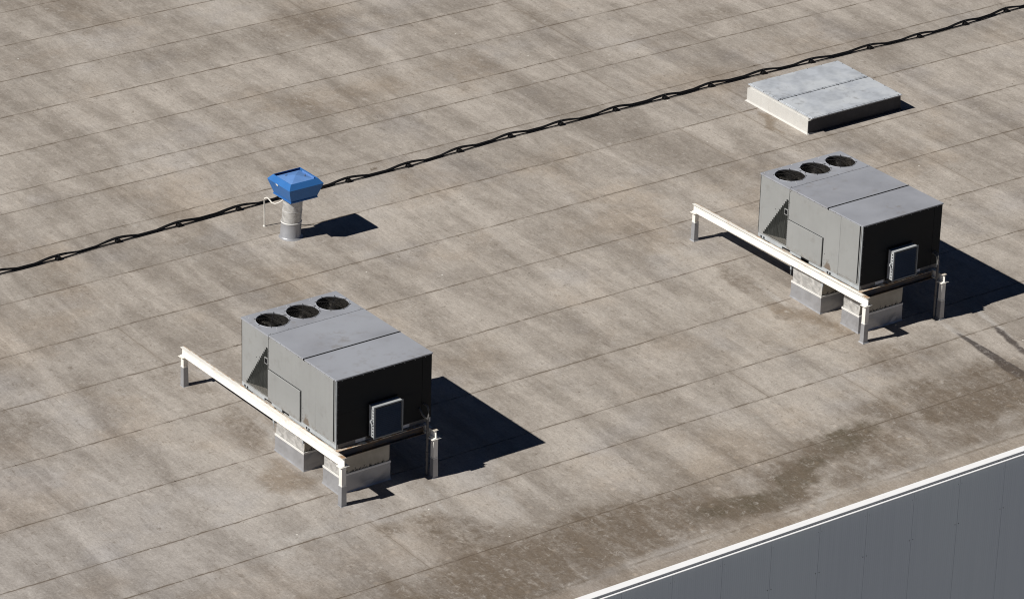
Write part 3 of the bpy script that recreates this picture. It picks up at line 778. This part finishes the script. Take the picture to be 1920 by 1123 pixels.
# ------------------------------------------------------------------ duct curbs between roof and unit
def make_curb(x0, x1, y0, y1, tone, label, dz=0):
    t = thing('duct_curb', label, 'duct curb', (x0, y0, rz(y0)+dz), 'duct curbs under the air conditioners')
    rs = random.Random(int(x0*10)+int(y0*7))
    w_, d_ = x1-x0, y1-y0
    zs = .37; zt = BZ1-.012-rz(y0)
    g = MB()
    # membrane skirt, slightly flared and dented
    def ringpts(z, off):
        pts = []
        for (ax, ay, bx, by) in ((0, 0, w_, 0), (w_, 0, w_, d_), (w_, d_, 0, d_), (0, d_, 0, 0)):
            for k in range(10):
                f = k/10; j = rs.uniform(-.006, .006) if k else 0
                nx, ny = (by-ay), -(bx-ax); l = math.hypot(nx, ny); nx /= l; ny /= l
                px, py = ax+(bx-ax)*f, ay+(by-ay)*f
                if k == 0:
                    cx, cy = (-1 if px == 0 else 1), (-1 if py == 0 else 1); pts.append((px+cx*off, py+cy*off, z+SL*py*(1 if z < .2 else 0)))
                else: pts.append((px+nx*(off+j), py+ny*(off+j), z+SL*py*(1 if z < .2 else 0)))
        return pts
    rows = [ringpts(-.01, .03), ringpts(.03, .012), ringpts(.13, .006), ringpts(.25, .007), ringpts(zs, .004)]
    n = 40; v = [p for r_ in rows for p in r_]
    g.add(v, [(j*n+i, j*n+(i+1) % n, (j+1)*n+(i+1) % n, (j+1)*n+i) for j in range(4) for i in range(n)], 0)
    g.build('skirt', tone, t)
    g = MB()
    e = .012
    g.box(-e, w_+e, -e, 0, zs-.006, zs+.035); g.box(-e, w_+e, d_, d_+e, zs-.006, zs+.035)
    g.box(-e, 0, 0, d_, zs-.006, zs+.035); g.box(w_, w_+e, 0, d_, zs-.006, zs+.035)
    g.build('lip', 'lip', t)
    g = MB()
    m = 12; v = []; f = []
    for j in range(7):
        z = zs+(zt-zs)*j/6
        for i in range(m+1):
            v.append((.012+rs.uniform(-.009, .009), .012+(d_-.024)*i/m, z))
    for j in range(6):
        for i in range(m): f.append((j*(m+1)+i, j*(m+1)+i+1, (j+1)*(m+1)+i+1, (j+1)*(m+1)+i))
    g.add(v, f, 0)
    g.box(.024, w_-.01, d_-.02, d_-.012, zs, zt, 0); g.box(w_-.02, w_-.012, .012, d_-.012, zs, zt, 0)
    g.build('duct_wrap', 'wrap', t)
    g = MB(); g.box(.016, w_-.012, .006, .016, zs+.0, zt-.0)
    g.build('duct_face', 'plaster', t)
    return t
make_curb(.035, 1.30, 1.15, 2.15, 'skirt', 'farther dented grey duct curb under the air conditioner nearer the blue vent')
make_curb(.105, 1.285, .04, .575, 'skirt', 'nearer grey duct curb with beige front under the air conditioner nearer the blue vent')
make_curb(13.095+.0, 13.095+1.30, 1.17, 2.14, 'skirt', 'farther silver duct curb under the air conditioner below the roof hatch')
make_curb(13.095+.100, 13.095+1.295, .06, .60, 'skirt', 'nearer duct curb with pale face under the air conditioner below the roof hatch')

# ------------------------------------------------------------------ conduits from unit down to the roof
def make_conduit(dx, label, first=True):
    t = thing('conduit', label, 'conduit', (1.985+dx, -.20, rz(-.20)), 'conduits beside the air conditioners')
    g = MB()
    g.tube([(0, 0, -.02), (0, 0, .5), (0.0, 0, 1.13), (.01, .01, 1.22)], .026, 10); g.ring((0, 0, .50), .026, .010, 16, 6)
    g.build('pipe', 'conduit', t)
    P1 = [(.01, .01, 1.20), (.03, .02, 1.28), (.05, .05, 1.37), (.06, .10, 1.42), (.055, .16, 1.44), (.05, .20, 1.44)]
    P2 = [(.0, .0, 1.20), (-.04, .03, 1.24), (-.07, .08, 1.29), (-.07, .14, 1.35), (-.05, .20, 1.37)]
    for p in ((P1, P2) if first else (P1, [(a-.0, b, c) for a, b, c in [(.0, 0, 1.2), (.0, .02, 1.29), (.012, .06, 1.37), (.018, .12, 1.41), (.01, .20, 1.42)]])):
        g = MB(); g.tube(p, .020, 8); g.build('hose', 'conduit', t)
    return t
make_conduit(0, 'grey conduit with two spread hoses at the air conditioner nearer the blue vent')
make_conduit(13.095, 'grey conduit with two bundled hoses at the air conditioner below the roof hatch', False)

# ------------------------------------------------------------------ blue roof vent
VX, VY = 5.60, 10.03
vt = thing('roof_vent', 'blue square roof ventilator with low pyramid cap on a pale round stack', 'roof vent', (VX-.02, VY, rz(VY)))
def vp(x, y, z): return (x-(VX-.02), y-VY, z-rz(VY))
g = MB()
tl = (.06, -.03)
g.lathe((-.04, .01, 0), [(.30, -.012), (.245, .008), (.228, .03), (.224, .34)], 40, 0, tilt=tl)
g.lathe((-.04, .01, 0), [(.224, .340), (.231, .346), (.231, .362), (.221, .370)], 40, 1, tilt=tl)
st = g.build('stack_skirt', ['skirt', 'lip'], vt)
g = MB(); rs = random.Random(4)
prof = [(.217+rs.uniform(-.003, .003), .37+.035*k) for k in range(17)]
g.lathe((-.04, .01, 0), prof, 40, 0, tilt=tl)
g.lathe((-.04, .01, 0), [(.219, .605), (.223, .612), (.223, .625), (.218, .635)], 40, 0, tilt=tl)
g.build('stack', ['wrap', 'lip'], vt)
HX, HY = 5.65, 10.008
zb, ze, zt2 = 1.271, 1.616, 1.727
g = MB(); c = vp(HX, HY, 0); cz = c[2]
g.frus(c[0], c[1], cz+zb+.03, .335, cz+ze, .441, 0)
g.frus(c[0], c[1], cz+zb, .348, cz+zb+.03, .348, 0, bottom=True, top=True)
g.frus(c[0], c[1], cz+ze, .441, cz+zt2, .347, 0)
g.frus(c[0], c[1], cz+zt2, .347, cz+zt2-.002, .341, 0)
g.frus(c[0], c[1], cz+zt2-.002, .341, cz+zt2-.12, .341, 0)
g.build('hood', 'blue', vt)
g = MB(); g.box(c[0]-.338, c[0]+.338, c[1]-.338, c[1]+.338, cz+zt2-.13, cz+zt2-.10); g.build('throat', 'black', vt)
g = MB()
hc = .300
ccx, ccy = c[0]-.010, c[1]-.018
g.frus(ccx, ccy, cz+zt2-.045, hc, cz+zt2-.030, hc, 0)
g.add([(ccx-hc, ccy-hc, cz+zt2-.03), (ccx+hc, ccy-hc, cz+zt2-.03), (ccx+hc, ccy+hc, cz+zt2-.03), (ccx-hc, ccy+hc, cz+zt2-.03), (ccx, ccy, cz+zt2+.035)], [(0, 1, 4), (1, 2, 4), (2, 3, 4), (3, 0, 4)])
cap = g.build('cap', 'bluecap', vt)
for (a, b) in ((-.17, .13), (.16, -.1)):
    g = MB(); zz = cz+zt2+.0
    g.tube([(ccx+a, ccy+b, zz-.01), (ccx+a, ccy+b, zz+.02), (ccx+a+.02, ccy+b, zz+.035), (ccx+a+.035, ccy+b, zz+.02), (ccx+a+.035, ccy+b, zz-.01)], .006, 6)
    g.build('lifting_eye', 'conduit', cap)
g = MB(); g.box(ccx+.30, ccx+.325, ccy-.26, ccy+.2, cz+zt2-.028, cz+zt2-.004); g.build('side_strip', 'bluecap', vt)
g = MB(); k = (-.441, 0.06)
g.add([(c[0]-.4455, c[1]+.10, cz+ze+.004), (c[0]-.4455, c[1]+.02, cz+ze+.004), (c[0]-.434, c[1]+.02, cz+ze-.042), (c[0]-.434, c[1]+.10, cz+ze-.042)], [(0, 1, 2, 3)])
g.build('sticker', 'lip', vt)

# white pipe next to it
t = thing('cable_pipe', 'thin white bent pipe standing beside the blue roof ventilator', 'pipe', (5.32, 10.73, rz(10.73)))
z0 = rz(10.73)
g = MB(); g.tube([(0, 0, -.01), (0, 0, .3), (0, 0, .62), (.005, -.01, .665), (.03, -.05, .685), (.05, -.09, .675)], .016, 8)
g.lathe((0, 0, 0), [(.04, -.005), (.018, .03)], 12)
g.build('pipe', 'pipew', t)
g = MB(); g.tube([(.04, -.07, .685), (.05, -.12, .66), (.065, -.20, .61), (.10, -.27, .60), (.17, -.33, .64), (.24, -.38, .70)], .015, 8); g.build('hose', 'pipew', t)

# ------------------------------------------------------------------ roof hatch with two lids
hx0, hx1, hy0, hy1 = 18.91, 21.69, 8.40, 10.74
t = thing('roof_hatch', 'low square roof hatch with two galvanised lids and pale sides beside the black cables', 'roof hatch', (18.9, 8.45, rz(8.45)))
def hp(x, y, h): return (x-18.9, y-8.45, rz(y)+h-rz(8.45))
def slab(g, x0, x1, y0, y1, h0, h1, mi=0, flare=0):
    v = [hp(x0-flare, y0-flare, h0), hp(x1+flare, y0-flare, h0), hp(x1+flare, y1+flare, h0), hp(x0-flare, y1+flare, h0), hp(x0, y0, h1), hp(x1, y0, h1), hp(x1, y1, h1), hp(x0, y1, h1)]
    g.add(v, [(0, 3, 2, 1), (4, 5, 6, 7), (0, 1, 5, 4), (1, 2, 6, 5), (2, 3, 7, 6), (3, 0, 4, 7)], mi)
g = MB()
slab(g, 18.86, 21.71, 8.47, 10.70, .03, .325); slab(g, 18.86, 21.71, 8.47, 10.70, -.01, .03, 0, .05)
slab(g, 18.91, 21.66, 8.52, 10.65, .325, .372, 0); slab(g, 18.935, 21.635, 8.545, 10.625, .372, .381, 1)
g.build('curb', ['curbw', 'black'], t)
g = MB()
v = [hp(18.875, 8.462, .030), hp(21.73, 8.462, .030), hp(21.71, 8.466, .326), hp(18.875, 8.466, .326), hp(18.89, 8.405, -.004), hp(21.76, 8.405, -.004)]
g.add(v, [(0, 1, 2, 3), (4, 5, 1, 0)]); o = g.build('front_shade_sheet', 'hatch_shade', t)  # added dark sheet that carries the painted shade of the front
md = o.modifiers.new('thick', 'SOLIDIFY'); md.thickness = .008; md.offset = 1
for (a, b, h) in ((hy0, 9.605, .002), (9.635, hy1, 0)):
    g = MB()
    slab(g, hx0, hx1, a, b, .381+h, .402+h)
    slab(g, hx0+.035, hx1-.035, a+.035, b-.035, .402+h, .409+h)
    for k in range(7):
        xx = hx0+.1+(hx1-hx0-.2)*k/6
        for yy in (a+.018, b-.018): slab(g, xx-.01, xx+.01, yy-.01, yy+.01, .402+h, .407+h, 1)
    for k in range(3):
        yy = a+.2+(b-a-.4)*k/2
        for xx in (hx0+.018, hx1-.018): slab(g, xx-.01, xx+.01, yy-.01, yy+.01, .402+h, .407+h, 1)
    g.build('lid', ['galvlid', 'screw'], t)

# ------------------------------------------------------------------ cables on rubber feet
BL = [(-6.9, 11.62), (-5.35, 11.6), (-3.85, 11.62), (-2.35, 11.66), (-.85, 11.62), (.65, 11.60), (2.18, 11.69), (3.72, 11.70), (5.28, 11.73), (6.80, 11.75), (8.18, 11.73), (9.80, 11.71), (11.27, 11.79), (12.76, 11.85), (14.18, 11.82), (15.79, 11.83), (17.23, 11.79), (18.64, 11.81), (20.23, 11.78), (21.69, 11.72), (23.51, 11.67), (25.07, 11.59), (26.62, 11.64), (28.11, 11.75), (29.6, 11.75), (31.1, 11.7), (32.6, 11.7)]
def cable(name, label, r, hb_, hm, oy, wig, seed):
    rs = random.Random(seed); pts = []
    for i in range(len(BL)-1):
        (xa, ya), (xb, yb) = BL[i], BL[i+1]
        am = rs.uniform(-wig, wig); hmm = hm*rs.uniform(.8, 1.8); sh_ = rs.uniform(.35, .65)
        for k in range(14):
            f = k/14; s_ = .5-.5*math.cos(2*math.pi*f)
            s_ = min(1, s_*1.25)
            y_ = ya+(yb-ya)*f+oy+am*math.sin(math.pi*f)+wig*.35*math.sin(2*math.pi*f+sh_*6)*s_
            h = hb_*(1-s_)+hmm*s_
            pts.append((xa+(xb-xa)*f, y_, rz(y_)+max(h, r*.9)))
    o0 = pts[0]
    g = MB(); g.tube([(p[0]-o0[0], p[1]-o0[1], p[2]-o0[2]) for p in pts], r, 8)
    o = g.build(name, 'rubber'); o.location = o0
    return tag(o, label, 'cable', 'black cables crossing the roof')
cable('power_cable', 'thicker black cable over the clamps, far side of the bundle crossing the roof', .021, .090, .024, .012, .010, 1)
cable('power_cable', 'slightly thinner black cable over the clamps, just in front of the thickest one', .017, .084, .020, -.018, .010, 2)
cable('power_cable', 'thinnest black cable lying lowest on the near side of the bundle crossing the roof', .010, .028, .011, -.060, .012, 4)
ORD = ['first', 'second', 'third', 'fourth', 'fifth', 'sixth', 'seventh', 'eighth', 'ninth', 'tenth', 'eleventh', 'twelfth', 'thirteenth', 'fourteenth', 'fifteenth', 'sixteenth', 'seventeenth', 'eighteenth', 'nineteenth', 'twentieth']
first = None
vis = [b for b in BL if .3 < b[0] < 28.6]
near = {8.18: 'just right of the blue vent', 18.64: 'behind the left lid corner of the hatch', 20.23: 'behind the middle of the hatch', 21.69: 'just past the far hatch corner', .65: 'nearest the left edge', 28.11: 'nearest the top right corner'}
n_ = 0
for i, (bx, by) in enumerate(vis):
    if abs(bx-6.8) < .1: continue            # hidden behind the vent hood
    n_ += 1
    if first is None:
        g = MB()
        g.frus(0, -.022, -.005, .058, .035, .052, 0, top=True)
        g.chbox(-.05, .05, -.075, .034, .035, .066, .006)
        o = g.build('cable_clamp', 'rubber')
        g = MB(); g.tube([(0, -.062, .05), (0, -.052, .085), (0, -.03, .108), (0, .015, .116), (0, .036, .10), (0, .038, .04)], .008, 6)
        g.build('strap', 'rubber', o); first = o
    else: o = copy_tree(first)
    o.location = (bx, by-.01, rz(by))
    o.rotation_euler = (math.atan(SL), 0, random.Random(i).uniform(-.1, .1))
    ex = near.get(bx, 'counted along the roof')
    tag(o, 'black roof cable clamp, %s from the left, %s' % (ORD[n_-1], ex) if ex != 'counted along the roof' else 'black clamp holding the roof cables, %s from the left edge of the photo' % ORD[n_-1], 'cable clamp', 'black clamps along the roof cables')

sc.cycles.max_bounces = 6
sc.cycles.filter_width = 1.1
sc.render.film_transparent = False
